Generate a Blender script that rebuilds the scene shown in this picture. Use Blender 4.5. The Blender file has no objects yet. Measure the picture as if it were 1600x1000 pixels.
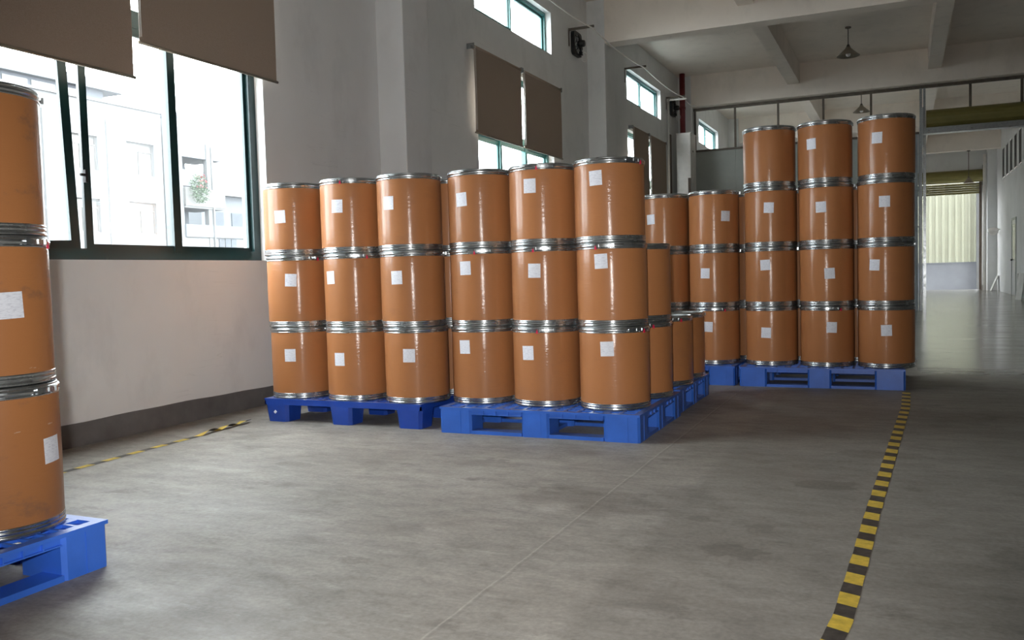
import bpy, math, random
from mathutils import Matrix, Vector
random.seed(7)
D = bpy.data
SC = bpy.context.scene
COL = SC.collection

# ------------------------------------------------------------------ camera
cam_d = D.cameras.new('camera'); cam = D.objects.new('camera', cam_d); COL.objects.link(cam)
f_px = 1356.70
cam_d.sensor_width = 36.0; cam_d.lens = f_px / 1600 * 36.0
cam_d.clip_start = 0.05; cam_d.clip_end = 300
yv = Vector((610.0, 88.0, -f_px)).normalized()          # world Y seen from the camera
xv = -Vector((-3016.0, -10.0, -f_px)).normalized()      # world X
xv = (xv - yv * xv.dot(yv)).normalized()
zv = xv.cross(yv)
R3 = Matrix((xv, yv, zv))
cam.matrix_world = Matrix.Translation((0, 0, 1.0)) @ R3.to_4x4()
SC.camera = cam

# ------------------------------------------------------------------ light, sky, exposure
SC.view_settings.view_transform = 'Standard'; SC.view_settings.look = 'None'
SC.view_settings.gamma = 1.0; SC.view_settings.use_curve_mapping = False
SC.view_settings.exposure = 0.0
SC.cycles.max_bounces = 14; SC.cycles.diffuse_bounces = 9; SC.cycles.transparent_max_bounces = 16
w = D.worlds.new('overcast_sky'); SC.world = w; w.use_nodes = True
bg = w.node_tree.nodes['Background']
bg.inputs['Color'].default_value = (0.93, 0.97, 1.0, 1); bg.inputs['Strength'].default_value = 22.0
fl = D.lights.new('camera_flash', 'SPOT'); fl.energy = 620; fl.color = (1.0, 0.985, 0.965)
fl.shadow_soft_size = 0.035; fl.spot_size = math.radians(84); fl.spot_blend = 1.0
flo = D.objects.new('camera_flash', fl); COL.objects.link(flo)
flo.matrix_world = Matrix.Translation((-0.06, -0.06, 1.10)) @ R3.to_4x4()
# sampling portals in the real window and door openings
WZ0, WZ1, UZ0, UZ1 = 1.164, 3.66, 4.20, 4.81
WIN = [(3.13, 5.65), (9.56, 12.08), (15.92, 18.42), (22.25, 24.75)]
def portal(loc, rot, sx, sy):
    l = D.lights.new('daylight_portal', 'AREA'); l.shape = 'RECTANGLE'; l.size = sx; l.size_y = sy
    l.cycles.is_portal = True
    o = D.objects.new('daylight_portal', l); COL.objects.link(o); o.location = loc; o.rotation_euler = rot
for a, b in WIN:
    portal((-4.94, (a+b)/2, (WZ0+WZ1)/2), (0, math.radians(-90), 0), WZ1-WZ0, b-a)
    portal((-4.94, (a+b)/2, (UZ0+UZ1)/2), (0, math.radians(-90), 0), UZ1-UZ0, b-a)
portal((1.3, 35.45, 1.72), (math.radians(-90), 0, 0), 2.4, 3.44)

# ------------------------------------------------------------------ materials
def mat(name, color, rough=0.6, metal=0.0, spec=0.5, coat=0.0, coat_rough=0.1):
    m = D.materials.new(name); m.use_nodes = True
    b = m.node_tree.nodes['Principled BSDF']
    b.inputs['Base Color'].default_value = (*color, 1); b.inputs['Roughness'].default_value = rough
    b.inputs['Metallic'].default_value = metal; b.inputs['Specular IOR Level'].default_value = spec
    b.inputs['Coat Weight'].default_value = coat; b.inputs['Coat Roughness'].default_value = coat_rough
    return m, m.node_tree, b
def nd(nt, t, **kw):
    n = nt.nodes.new(t)
    for k, v in kw.items():
        if k in n.inputs: n.inputs[k].default_value = v
        else: setattr(n, k, v)
    return n
def ramp(nt, src, stops):
    r = nt.nodes.new('ShaderNodeValToRGB'); e = r.color_ramp.elements
    while len(e) < len(stops): e.new(0.5)
    for i, (p, c) in enumerate(stops):
        e[i].position = p; e[i].color = (c, c, c, 1) if isinstance(c, (int, float)) else (*c, 1)
    nt.links.new(src, r.inputs['Fac']); return r.outputs['Color']
def mix(nt, fac, a, b, mode='MIX'):
    m = nt.nodes.new('ShaderNodeMix'); m.data_type = 'RGBA'; m.blend_type = mode
    for s, v in ((m.inputs[0], fac), (m.inputs[6], a), (m.inputs[7], b)):
        if isinstance(v, bpy.types.NodeSocket): nt.links.new(v, s)
        elif isinstance(v, (int, float)): s.default_value = v
        else: s.default_value = (*v, 1)
    return m.outputs[2]
def noise(nt, scale, detail=4, rough=0.55, sc=None, off=(0, 0, 0), rnd=False):
    tc = nt.nodes.new('ShaderNodeTexCoord'); mp = nt.nodes.new('ShaderNodeMapping')
    nt.links.new(tc.outputs['Object'], mp.inputs['Vector'])
    mp.inputs['Scale'].default_value = sc or (1, 1, 1); mp.inputs['Location'].default_value = off
    if rnd:
        oi = nt.nodes.new('ShaderNodeObjectInfo'); mu = nt.nodes.new('ShaderNodeMath'); mu.operation = 'MULTIPLY'
        mu.inputs[1].default_value = 37.0; nt.links.new(oi.outputs['Random'], mu.inputs[0])
        nt.links.new(mu.outputs[0], mp.inputs['Location'])
    n = nd(nt, 'ShaderNodeTexNoise', Scale=scale, Detail=detail, Roughness=rough)
    nt.links.new(mp.outputs[0], n.inputs['Vector']); return n.outputs['Fac']
def bump(nt, b, h, strength=0.2, dist=0.01):
    n = nt.nodes.new('ShaderNodeBump'); n.inputs['Strength'].default_value = strength; n.inputs['Distance'].default_value = dist
    nt.links.new(h, n.inputs['Height']); nt.links.new(n.outputs[0], b.inputs['Normal'])
    if b.inputs['Coat Weight'].default_value > 0: nt.links.new(n.outputs[0], b.inputs['Coat Normal'])

def simple(name, color, rough=0.6, metal=0.0, var=0.12, scale=9.0, spec=0.5, bmp=0.0, coat=0.0):
    m, nt, b = mat(name, color, rough, metal, spec, coat)
    f = noise(nt, scale, 5)
    lo = tuple(c*(1-var) for c in color); hi = tuple(min(1, c*(1+var)) for c in color)
    c = mix(nt, ramp(nt, f, [(0.3, 0.0), (0.7, 1.0)]), lo, hi)
    nt.links.new(c, b.inputs['Base Color'])
    if bmp: bump(nt, b, noise(nt, scale*12, 3), bmp, 0.004)
    return m

def wall_paint(name, col):
    m, nt, b = mat(name, col, 0.62, spec=0.3)
    big = ramp(nt, noise(nt, 0.55, 5, 0.6), [(0.3, 0.90), (0.7, 1.04)])
    c = mix(nt, 1.0, col, big, 'MULTIPLY')
    smudge = ramp(nt, noise(nt, 3.1, 8, 0.62, (1, 1, 0.55), (3, 1, 7)), [(0.52, 0.0), (0.72, 0.35)])
    c = mix(nt, smudge, c, tuple(x*0.70 for x in col))
    scr = ramp(nt, noise(nt, 2.3, 2, 0.4, (1, 0.35, 9), (1, 6, 2)), [(0.495, 0.0), (0.50, 0.5), (0.505, 0.0)])
    msk = ramp(nt, noise(nt, 1.1, 1, 0.5, off=(9, 2, 5)), [(0.60, 0.0), (0.66, 0.55)])
    c = mix(nt, mix(nt, 1.0, scr, msk, 'MULTIPLY'), c, tuple(x*0.5 for x in col))
    nt.links.new(c, b.inputs['Base Color']); bump(nt, b, noise(nt, 60, 3), 0.06, 0.004)
    return m
M = {}
M['wall'] = wall_paint('wall_paint', (0.775, 0.785, 0.78))
M['ceil'] = wall_paint('ceiling_paint', (0.84, 0.765, 0.685))
M['band'] = simple('grey_skirting_paint', (0.135, 0.13, 0.125), 0.55, var=0.22, scale=6)
_nt = M['band'].node_tree; _b = _nt.nodes['Principled BSDF']; _src = _b.inputs['Base Color'].links[0].from_socket
_chip = ramp(_nt, noise(_nt, 9, 6, 0.7, (1, 1, 1.6)), [(0.69, 0.0), (0.71, 0.8)])
_nt.links.new(mix(_nt, _chip, _src, (0.42, 0.40, 0.38)), _b.inputs['Base Color'])

def concrete():
    m, nt, b = mat('polished_concrete', (0.3, 0.28, 0.25), 0.4)
    a = noise(nt, 0.7, 7, 0.6, (1, 1, 1)); c1 = mix(nt, ramp(nt, a, [(0.32, 0.0), (0.68, 1.0)]), (0.255, 0.237, 0.209), (0.375, 0.352, 0.317))
    sw = noise(nt, 2.4, 9, 0.68, (0.45, 1.3, 1), (4, 2, 0)); c2 = mix(nt, ramp(nt, sw, [(0.40, 0.30), (0.62, 0.0)]), c1, (0.13, 0.118, 0.105))
    st = ramp(nt, noise(nt, 1.15, 4, 0.55, (0.8, 1.1, 1), (11, 5, 0)), [(0.60, 0.0), (0.66, 0.45), (0.9, 0.55)])
    c3 = mix(nt, st, c2, (0.13, 0.118, 0.106))
    dust = ramp(nt, noise(nt, 7.5, 8, 0.7, (0.5, 1.5, 1), (2, 9, 0)), [(0.54, 0.0), (0.72, 0.55)])
    c4 = mix(nt, dust, c3, (0.40, 0.38, 0.35))
    sc = ramp(nt, noise(nt, 5.0, 3, 0.5, (0.3, 4.5, 1), (7, 3, 0)), [(0.492, 0.0), (0.50, 0.12), (0.508, 0.0)])
    c5 = mix(nt, sc, c4, (0.52, 0.50, 0.47))
    mot = ramp(nt, noise(nt, 9, 8, 0.72, (0.7, 1.2, 1), (3, 3, 0)), [(0.36, 0.80), (0.50, 1.0), (0.66, 1.14)])
    c5 = mix(nt, 1.0, c5, mot, 'MULTIPLY')
    blot = ramp(nt, noise(nt, 2.6, 7, 0.7, (0.6, 1.0, 1), (21, 13, 0)), [(0.60, 0.0), (0.64, 0.55), (0.8, 0.7)])
    c5 = mix(nt, blot, c5, (0.16, 0.147, 0.13))
    fleck = ramp(nt, noise(nt, 16, 5, 0.7, (0.6, 1.5, 1), (8, 1, 0)), [(0.70, 0.0), (0.74, 0.6)])
    c5 = mix(nt, fleck, c5, (0.52, 0.50, 0.46))
    tc0 = nt.nodes.new('ShaderNodeTexCoord'); sp = nt.nodes.new('ShaderNodeSeparateXYZ'); nt.links.new(tc0.outputs['Object'], sp.inputs[0])
    def math_(op, a, b_=0.0):
        m_ = nt.nodes.new('ShaderNodeMath'); m_.operation = op
        for i_, v_ in enumerate((a, b_)):
            if isinstance(v_, bpy.types.NodeSocket): nt.links.new(v_, m_.inputs[i_])
            else: m_.inputs[i_].default_value = v_
        return m_.outputs[0]
    wob = math_('MULTIPLY', math_('SUBTRACT', noise(nt, 6, 5, 0.6), 0.5), 0.02)
    xw = math_('ADD', sp.outputs['X'], wob)
    # slab laid beside the joint is a slightly darker pour
    strip = nd(nt, 'ShaderNodeMapRange'); nt.links.new(math_('ADD', sp.outputs['X'], math_('MULTIPLY', wob, 4.0)), strip.inputs['Value'])
    strip.inputs['From Min'].default_value = -0.90; strip.inputs['From Max'].default_value = -0.84
    c5 = mix(nt, math_('MULTIPLY', strip.outputs[0], 0.30), c5, (0.13, 0.12, 0.105))
    for xj, lw in ((-1.215, 0.002), ):
        d_ = math_('ABSOLUTE', math_('SUBTRACT', xw, xj))
        ln = nd(nt, 'ShaderNodeMapRange'); nt.links.new(d_, ln.inputs['Value']); ln.inputs['From Min'].default_value = lw; ln.inputs['From Max'].default_value = lw+0.003
        ln.inputs['To Min'].default_value = 0.42; ln.inputs['To Max'].default_value = 0.0
        c5 = mix(nt, math_('MULTIPLY', ln.outputs[0], noise(nt, 12, 3)), c5, (0.62, 0.58, 0.52))
        d2 = math_('ABSOLUTE', math_('SUBTRACT', xw, xj+0.012))
        ln2 = nd(nt, 'ShaderNodeMapRange'); nt.links.new(d2, ln2.inputs['Value']); ln2.inputs['From Min'].default_value = 0.003; ln2.inputs['From Max'].default_value = 0.007
        ln2.inputs['To Min'].default_value = 0.20; ln2.inputs['To Max'].default_value = 0.0
        c5 = mix(nt, ln2.outputs[0], c5, (0.12, 0.11, 0.10))
    # old oil stains, each with its own outline
    for (cx_, cy_, rx_, ry_, k_) in ((-0.56, 3.07, 0.13, 0.075, 0.5), (-0.34, 4.16, 0.16, 0.11, 0.5), (-3.02, 3.77, 0.16, 0.06, 0.4), (-0.10, 4.9, 0.25, 0.12, 0.35), (0.45, 3.3, 0.20, 0.14, 0.35), (-1.9, 2.9, 0.22, 0.12, 0.22), (-2.05, 4.1, 0.2, 0.08, 0.25)):
        ex = math_('DIVIDE', math_('SUBTRACT', sp.outputs['X'], cx_), rx_); ey = math_('DIVIDE', math_('SUBTRACT', sp.outputs['Y'], cy_), ry_)
        rr = math_('SQRT', math_('ADD', math_('MULTIPLY', ex, ex), math_('MULTIPLY', ey, ey)))
        rr = math_('ADD', rr, math_('MULTIPLY', math_('SUBTRACT', noise(nt, 9, 5, 0.6, off=(cx_*7, cy_*3, 0)), 0.5), 2.2))
        sm = nd(nt, 'ShaderNodeMapRange'); nt.links.new(rr, sm.inputs['Value']); sm.inputs['From Min'].default_value = 0.8; sm.inputs['From Max'].default_value = 1.05
        sm.inputs['To Min'].default_value = k_; sm.inputs['To Max'].default_value = 0.0
        c5 = mix(nt, sm.outputs[0], c5, (0.12, 0.11, 0.095))
    grain = ramp(nt, noise(nt, 55, 3, 0.6), [(0.3, 0.86), (0.7, 1.12)])
    nt.links.new(mix(nt, 1.0, c5, grain, 'MULTIPLY'), b.inputs['Base Color'])
    r = ramp(nt, noise(nt, 1.7, 7, 0.65, (0.7, 1.2, 1), (5, 8, 0)), [(0.30, 0.48), (0.70, 0.72)])
    tc = nt.nodes.new('ShaderNodeTexCoord'); sx = nt.nodes.new('ShaderNodeSeparateXYZ'); nt.links.new(tc.outputs['Object'], sx.inputs[0])
    mr = nd(nt, 'ShaderNodeMapRange', interpolation_type='SMOOTHSTEP'); nt.links.new(sx.outputs['X'], mr.inputs['Value'])
    mr.inputs['From Min'].default_value = 0.0; mr.inputs['From Max'].default_value = 0.16      # traffic-polished aisle
    mr2 = nd(nt, 'ShaderNodeMapRange', interpolation_type='SMOOTHSTEP'); nt.links.new(sx.outputs['Y'], mr2.inputs['Value'])
    mr2.inputs['From Min'].default_value = 7.4; mr2.inputs['From Max'].default_value = 9.4
    mm = nt.nodes.new('ShaderNodeMath'); mm.operation = 'MULTIPLY'; nt.links.new(mr.outputs[0], mm.inputs[0]); nt.links.new(mr2.outputs[0], mm.inputs[1])
    r = mix(nt, mm.outputs[0], r, ramp(nt, noise(nt, 2.2, 6, 0.65, (0.5, 1.5, 1), (1, 8, 0)), [(0.3, 0.12), (0.7, 0.23)]))
    nt.links.new(r, b.inputs['Roughness']); b.inputs['Specular IOR Level'].default_value = 0.34
    bump(nt, b, noise(nt, 5, 9, 0.68, (0.6, 1.4, 1)), 0.10, 0.014)
    return m
M['floor'] = concrete()

def drum_mat(name, col, dirty=0.25):
    m, nt, b = mat(name, col, 0.50, spec=0.22, coat=0.36, coat_rough=0.13)
    oi = nt.nodes.new('ShaderNodeObjectInfo')
    v = ramp(nt, oi.outputs['Random'], [(0.0, 0.90), (1.0, 1.06)])
    c = mix(nt, 1.0, col, v, 'MULTIPLY')
    c = mix(nt, ramp(nt, noise(nt, 3, 4, 0.5, (1, 1, 0.5), rnd=True), [(0.35, 0.0), (0.7, 0.35)]), c, tuple(x*1.15 for x in col))
    g = ramp(nt, noise(nt, 5, 9, 0.7, (1, 1, 1.7), rnd=True), [(0.57, 0.0), (0.70, dirty)])
    c = mix(nt, g, c, (0.17, 0.095, 0.06))
    s = ramp(nt, noise(nt, 9, 4, 0.6, (1, 1, 4), rnd=True), [(0.72, 0.0), (0.74, dirty)])
    c = mix(nt, s, c, (0.55, 0.40, 0.30))
    nt.links.new(c, b.inputs['Base Color'])
    bump(nt, b, noise(nt, 14, 4, 0.65, (1, 1, 5.0), rnd=True), 0.30, 0.004)
    return m
M['fibre'] = drum_mat('varnished_fibreboard', (0.385, 0.158, 0.058), 0.16)
M['fibre_scuffed'] = drum_mat('scuffed_fibreboard', (0.37, 0.15, 0.052), 0.75)

def zinc(name, col, rough):
    m, nt, b = mat(name, col, rough, 0.95)
    f = noise(nt, 22, 5, 0.6, (1, 1, 2), rnd=True)
    nt.links.new(mix(nt, ramp(nt, f, [(0.3, 0.0), (0.7, 1.0)]), tuple(c*0.72 for c in col), col), b.inputs['Base Color'])
    nt.links.new(ramp(nt, noise(nt, 9, 4, 0.6, rnd=True), [(0.3, rough*0.7), (0.7, rough*1.35)]), b.inputs['Roughness'])
    bump(nt, b, noise(nt, 40, 3), 0.15, 0.003)
    return m
M['zinc'] = zinc('galvanised_steel', (0.60, 0.63, 0.64), 0.24)
M['zinc_dull'] = zinc('dull_galvanised_steel', (0.40, 0.42, 0.42), 0.36)
M['steel'] = simple('brown_primed_steel', (0.115, 0.095, 0.075), 0.55, 0.3, 0.2, 12)
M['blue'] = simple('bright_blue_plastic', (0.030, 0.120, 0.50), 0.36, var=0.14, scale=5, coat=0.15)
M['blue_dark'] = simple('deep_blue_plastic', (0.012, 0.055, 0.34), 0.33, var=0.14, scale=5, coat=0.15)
for k in ('blue', 'blue_dark'):   # dust lying on faces that look up
    nt = M[k].node_tree; b = nt.nodes['Principled BSDF']; src = b.inputs['Base Color'].links[0].from_socket
    ge = nt.nodes.new('ShaderNodeNewGeometry'); sx = nt.nodes.new('ShaderNodeSeparateXYZ'); nt.links.new(ge.outputs['True Normal'], sx.inputs[0])
    up = ramp(nt, sx.outputs['Z'], [(0.7, 0.0), (0.9, 1.0)])
    du = ramp(nt, noise(nt, 4, 6, 0.65), [(0.35, 0.10), (0.7, 0.55)])
    nt.links.new(mix(nt, mix(nt, 1.0, up, du, 'MULTIPLY'), src, (0.26, 0.27, 0.31)), b.inputs['Base Color'])
M['green'] = simple('dark_green_aluminium', (0.004, 0.026, 0.027), 0.35, 0.0, 0.15, 6)
M['teal'] = simple('teal_aluminium', (0.035, 0.16, 0.155), 0.35, 0.0, 0.12, 6)
M['red'] = simple('dark_red_pipe_paint', (0.16, 0.018, 0.02), 0.4)
M['seal'] = simple('red_seal_plastic', (0.62, 0.01, 0.06), 0.4)
M['white'] = simple('white_plastic', (0.80, 0.775, 0.74), 0.45, var=0.06)
M['black'] = simple('black_enamel', (0.012, 0.013, 0.014), 0.4)
M['shade'] = simple('aluminium_shade', (0.30, 0.26, 0.20), 0.4, 0.6)
M['bulb'] = simple('lamp_glass', (0.75, 0.75, 0.75), 0.08)
M['panel'] = simple('grey_sandwich_panel', (0.36, 0.385, 0.355), 0.5, var=0.08, scale=2)
M['panel_blue'] = simple('slate_panel', (0.28, 0.31, 0.33), 0.5, var=0.08, scale=2)
M['olive'] = simple('olive_shutter_slats', (0.215, 0.185, 0.055), 0.42, 0.1, 0.12, 3)
M['yellow'] = simple('yellow_tape', (0.62, 0.44, 0.06), 0.5, var=0.22, scale=30)
M['tapeblack'] = simple('black_tape', (0.055, 0.048, 0.042), 0.5, var=0.55, scale=30)
M['facade'] = simple('pale_render', (0.088, 0.090, 0.091), 0.8, var=0.05, scale=0.5)
M['facade_grey'] = simple('grey_render', (0.066, 0.072, 0.079), 0.8, var=0.07, scale=0.5)
M['slate'] = simple('slate_roof_edge', (0.038, 0.044, 0.054), 0.7, var=0.1, scale=0.6)
M['dark_open'] = simple('shaded_opening', (0.026, 0.032, 0.040), 0.7, var=0.2, scale=1)
M['paleglass'] = simple('greenish_window_glass', (0.062, 0.069, 0.064), 0.15, var=0.15, scale=1.2)
M['curtain'] = simple('pale_curtain', (0.073, 0.072, 0.069), 0.7, var=0.15, scale=1.2)
M['ground'] = simple('yard_concrete', (0.12, 0.118, 0.114), 0.8, var=0.1, scale=0.3)
M['corr'] = simple('cream_corrugated_steel', (0.27, 0.275, 0.207), 0.5, var=0.04, scale=1)
M['plinth'] = simple('grey_cement_plinth', (0.135, 0.142, 0.155), 0.8, var=0.08, scale=1.5)
M['leaf'] = simple('garden_leaf', (0.028, 0.048, 0.024), 0.6, var=0.3, scale=8)
M['petal'] = simple('red_petal', (0.20, 0.03, 0.04), 0.6, var=0.2, scale=8)
M['tin'] = simple('sheet_plastic', (0.52, 0.52, 0.49), 0.35, var=0.1, scale=3)
M['brown'] = simple('brown_strip', (0.10, 0.07, 0.05), 0.6)

def paper():
    m, nt, b = mat('printed_paper', (0.72, 0.74, 0.80), 0.6)
    f = noise(nt, 60, 3, 0.6, (1, 1, 5.5), rnd=True)
    c = mix(nt, ramp(nt, f, [(0.50, 0.0), (0.64, 0.42)]), (0.74, 0.76, 0.82), (0.33, 0.34, 0.42))
    nt.links.new(c, b.inputs['Base Color']); return m
M['paper'] = paper()

def fabric():
    m = D.materials.new('taupe_blind_fabric'); m.use_nodes = True; nt = m.node_tree
    b = nt.nodes['Principled BSDF']; out = nt.nodes['Material Output']
    b.inputs['Roughness'].default_value = 0.85; b.inputs['Specular IOR Level'].default_value = 0.15
    c = mix(nt, ramp(nt, noise(nt, 260, 2), [(0.3, 0.0), (0.7, 1.0)]), (0.36, 0.285, 0.225), (0.46, 0.37, 0.30))
    nt.links.new(c, b.inputs['Base Color'])
    t = nt.nodes.new('ShaderNodeBsdfTranslucent'); t.inputs[0].default_value = (0.15, 0.115, 0.08, 1)
    mx = nt.nodes.new('ShaderNodeMixShader'); mx.inputs[0].default_value = 0.16
    nt.links.new(b.outputs[0], mx.inputs[1]); nt.links.new(t.outputs[0], mx.inputs[2]); nt.links.new(mx.outputs[0], out.inputs[0])
    return m
M['fabric'] = fabric()

def glass(name, dust):
    m = D.materials.new(name); m.use_nodes = True; nt = m.node_tree; out = nt.nodes['Material Output']
    nt.nodes.remove(nt.nodes['Principled BSDF'])
    tr = nt.nodes.new('ShaderNodeBsdfTransparent'); tr.inputs[0].default_value = (0.96, 0.98, 0.98, 1)
    gl = nt.nodes.new('ShaderNodeBsdfGlossy'); gl.inputs['Roughness'].default_value = 0.02
    tl = nt.nodes.new('ShaderNodeBsdfTranslucent'); tl.inputs[0].default_value = (0.95, 0.97, 1.0, 1)
    m1 = nt.nodes.new('ShaderNodeMixShader'); m1.inputs[0].default_value = 0.05
    m2 = nt.nodes.new('ShaderNodeMixShader')
    d = ramp(nt, noise(nt, 2.2, 6, 0.65), [(0.3, dust*0.8), (0.7, dust*1.2)]); nt.links.new(d, m2.inputs[0])
    nt.links.new(tr.outputs[0], m1.inputs[1]); nt.links.new(gl.outputs[0], m1.inputs[2])
    nt.links.new(m1.outputs[0], m2.inputs[1]); nt.links.new(tl.outputs[0], m2.inputs[2]); nt.links.new(m2.outputs[0], out.inputs[0])
    return m
M['glass'] = glass('window_glass', 0.007)
M['glass_dusty'] = glass('dusty_window_glass', 0.018)

# ------------------------------------------------------------------ mesh helpers
class MB:
    def __init__(s): s.v = []; s.f = []; s.mi = []; s.sm = []
    def add(s, vs, fs, mi=0, sm=False):
        n = len(s.v); s.v += [tuple(v) for v in vs]; s.f += [tuple(i+n for i in f) for f in fs]
        s.mi += [mi]*len(fs); s.sm += [sm]*len(fs)
    def box(s, x0, x1, y0, y1, z0, z1, mi=0, M4=None):
        vs = [(x, y, z) for x in (x0, x1) for y in (y0, y1) for z in (z0, z1)]
        if M4 is not None: vs = [M4 @ Vector(v) for v in vs]
        s.add(vs, [(0, 1, 3, 2), (4, 6, 7, 5), (0, 4, 5, 1), (2, 3, 7, 6), (0, 2, 6, 4), (1, 5, 7, 3)], mi); return s
    def cbox(s, x0, x1, y0, y1, z0, z1, c=0.01, mi=0):      # vertical edges chamfered
        p = [(x0+c, y0), (x1-c, y0), (x1, y0+c), (x1, y1-c), (x1-c, y1), (x0+c, y1), (x0, y1-c), (x0, y0+c)]
        vs = [(a, b, z0) for a, b in p]+[(a, b, z1) for a, b in p]
        s.add(vs, [tuple(range(7, -1, -1)), tuple(range(8, 16))]+[(i, (i+1) % 8, (i+1) % 8+8, i+8) for i in range(8)], mi); return s
    def lathe(s, prof, n=48, c=(0, 0, 0), mi=0, fr=None, sm=True, M4=None):
        vs = []
        for r, z in prof:
            for k in range(n):
                a = 2*math.pi*k/n; rr = r*(fr(a, z) if fr else 1)
                v = Vector((c[0]+rr*math.cos(a), c[1]+rr*math.sin(a), c[2]+z))
                vs.append(M4 @ v if M4 is not None else v)
        fs = [(i*n+k, i*n+(k+1) % n, (i+1)*n+(k+1) % n, (i+1)*n+k) for i in range(len(prof)-1) for k in range(n)]
        s.add(vs, fs, mi, sm); return s
    def tube(s, pts, r, n=8, mi=0):
        pts = [Vector(p) for p in pts]; vs = []
        for i, p in enumerate(pts):
            t = (pts[min(i+1, len(pts)-1)]-pts[max(i-1, 0)]).normalized()
            u = t.cross(Vector((0, 0, 1)) if abs(t.z) < 0.9 else Vector((1, 0, 0))).normalized(); q = t.cross(u)
            vs += [p+(u*math.cos(2*math.pi*k/n)+q*math.sin(2*math.pi*k/n))*r for k in range(n)]
        m = len(pts)
        fs = [(i*n+k, i*n+(k+1) % n, (i+1)*n+(k+1) % n, (i+1)*n+k) for i in range(m-1) for k in range(n)]
        fs += [tuple(range(n-1, -1, -1)), tuple((m-1)*n+k for k in range(n))]
        s.add(vs, fs, mi, True); return s
    def mesh(s, name, mats):
        me = D.meshes.new(name); me.from_pydata(s.v, [], s.f)
        for m in (mats if isinstance(mats, (list, tuple)) else [mats]): me.materials.append(m)
        me.polygons.foreach_set('material_index', s.mi); me.polygons.foreach_set('use_smooth', s.sm)
        me.update()
        import bmesh as bmm
        b = bmm.new(); b.from_mesh(me); bmm.ops.recalc_face_normals(b, faces=b.faces); b.to_mesh(me); b.free()
        return me
    def build(s, name, mats, parent=None, loc=(0, 0, 0)):
        return link(name, s.mesh(name, mats), parent, loc)
def link(name, me, parent=None, loc=(0, 0, 0), rz=0):
    o = D.objects.new(name, me); COL.objects.link(o); o.parent = parent; o.location = loc; o.rotation_euler = (0, 0, rz); return o
def thing(name, label, cat, loc=(0, 0, 0), rz=0, group=None):
    o = link(name, None, None, loc, rz); o.empty_display_size = 0.1; tag(o, label, cat, group); return o
def tag(o, label, cat, group=None):
    o['label'] = label; o['category'] = cat
    if group: o['group'] = group
    return o
def struct(name, mb, m, parent=None):
    o = mb.build(name, m, parent)
    if parent is None: o['kind'] = 'structure'
    return o
def sempty(name, loc=(0, 0, 0)):
    o = link(name, None, None, loc); o['kind'] = 'structure'; return o
def copy_tree(o, parent=None):
    c = o.copy(); COL.objects.link(c); c.parent = parent
    for ch in list(o.children): copy_tree(ch, c)
    return c

# ------------------------------------------------------------------ room shell
XL, XO, XR, XR2, YB, YE, CZ = -4.69, -4.95, 20.4, 2.95, -6.0, 35.3, 5.40
PY = 20.30
struct('floor', MB().box(XO, XR+0.2, YB-0.2, YE+0.25, -0.15, 0.0), M['floor'])
struct('ceiling', MB().box(XO, XR+0.2, YB-0.2, YE+0.25, CZ, CZ+0.15), M['ceil'])
wl = MB(); y = YB
for a, b in WIN+[(YE+0.25, None)]:
    wl.box(XO, XL, y, a, 0, CZ)
    if b is None: break
    wl.box(XO, XL, a, b, 0, WZ0); wl.box(XO, XL, a, b, WZ1, UZ0); wl.box(XO, XL, a, b, UZ1, CZ); y = b
struct('wall_left', wl, M['wall'])
struct('wall_right', MB().box(XR, XR+0.2, YB, PY+0.4, 0, CZ), M['wall'])
struct('wall_rear', MB().box(XO, XR+0.2, YB-0.2, YB, 0, CZ), M['wall'])
struct('wall_far', MB().box(XL, 0.15, YE, YE+0.25, 0, CZ).box(2.53, XR2+0.25, YE, YE+0.25, 0, CZ).box(0.15, 2.53, YE, YE+0.25, 3.85, CZ), M['wall'])
# far hall right wall with a louvred window band and a door
wr = MB(); y = PY
for a, b, z0, z1 in ((26.0, 27.35, 3.6, 4.68), ):
    pass
wr.box(XR2, XR2+0.25, PY, YE, 0, 2.22, M4=None)
wr = MB()
wr.box(XR2, XR2+0.25, PY, 28.35, 0, 2.24).box(XR2, XR2+0.25, 29.40, YE, 0, 2.24).box(XR2, XR2+0.25, PY, YE, 2.24, 3.62)
wr.box(XR2, XR2+0.25, PY, YE, 4.62, CZ).box(XR2, XR2+0.25, PY, 23.5, 3.62, 4.62).box(XR2, XR2+0.25, 32.15, YE, 3.62, 4.62)
struct('wall_hall_right', wr, M['wall'])
struct('wall_partition_right', MB().box(XR2, XR+0.2, PY, PY+0.2, 0, CZ), M['wall'])

PIL = [1.03, 7.36, 13.69, 20.02, 26.35, 32.68]
for i, y in enumerate([-5.3]+PIL):
    struct('pillar_left', MB().cbox(XL-0.02, XL+0.30, y, y+0.50, 0, CZ, 0.008), M['wall'])
for y in PIL:
    struct('beam_cross', MB().box(XL+0.30, XR if y < 20 else XR2, y+0.001, y+0.32, 4.70, CZ), M['ceil'])
for x in (-2.27, 0.49, 3.25, 6.01, 8.77, 11.5, 14.3, 17.0):
    mb = MB(); last = YB
    for y in PIL+[YE]:
        if x > XR2 and y > 21: break
        mb.box(x, x+0.25, last, y, 4.97, CZ); last = y+0.32
    struct('beam_long', mb, M['ceil'])
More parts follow.
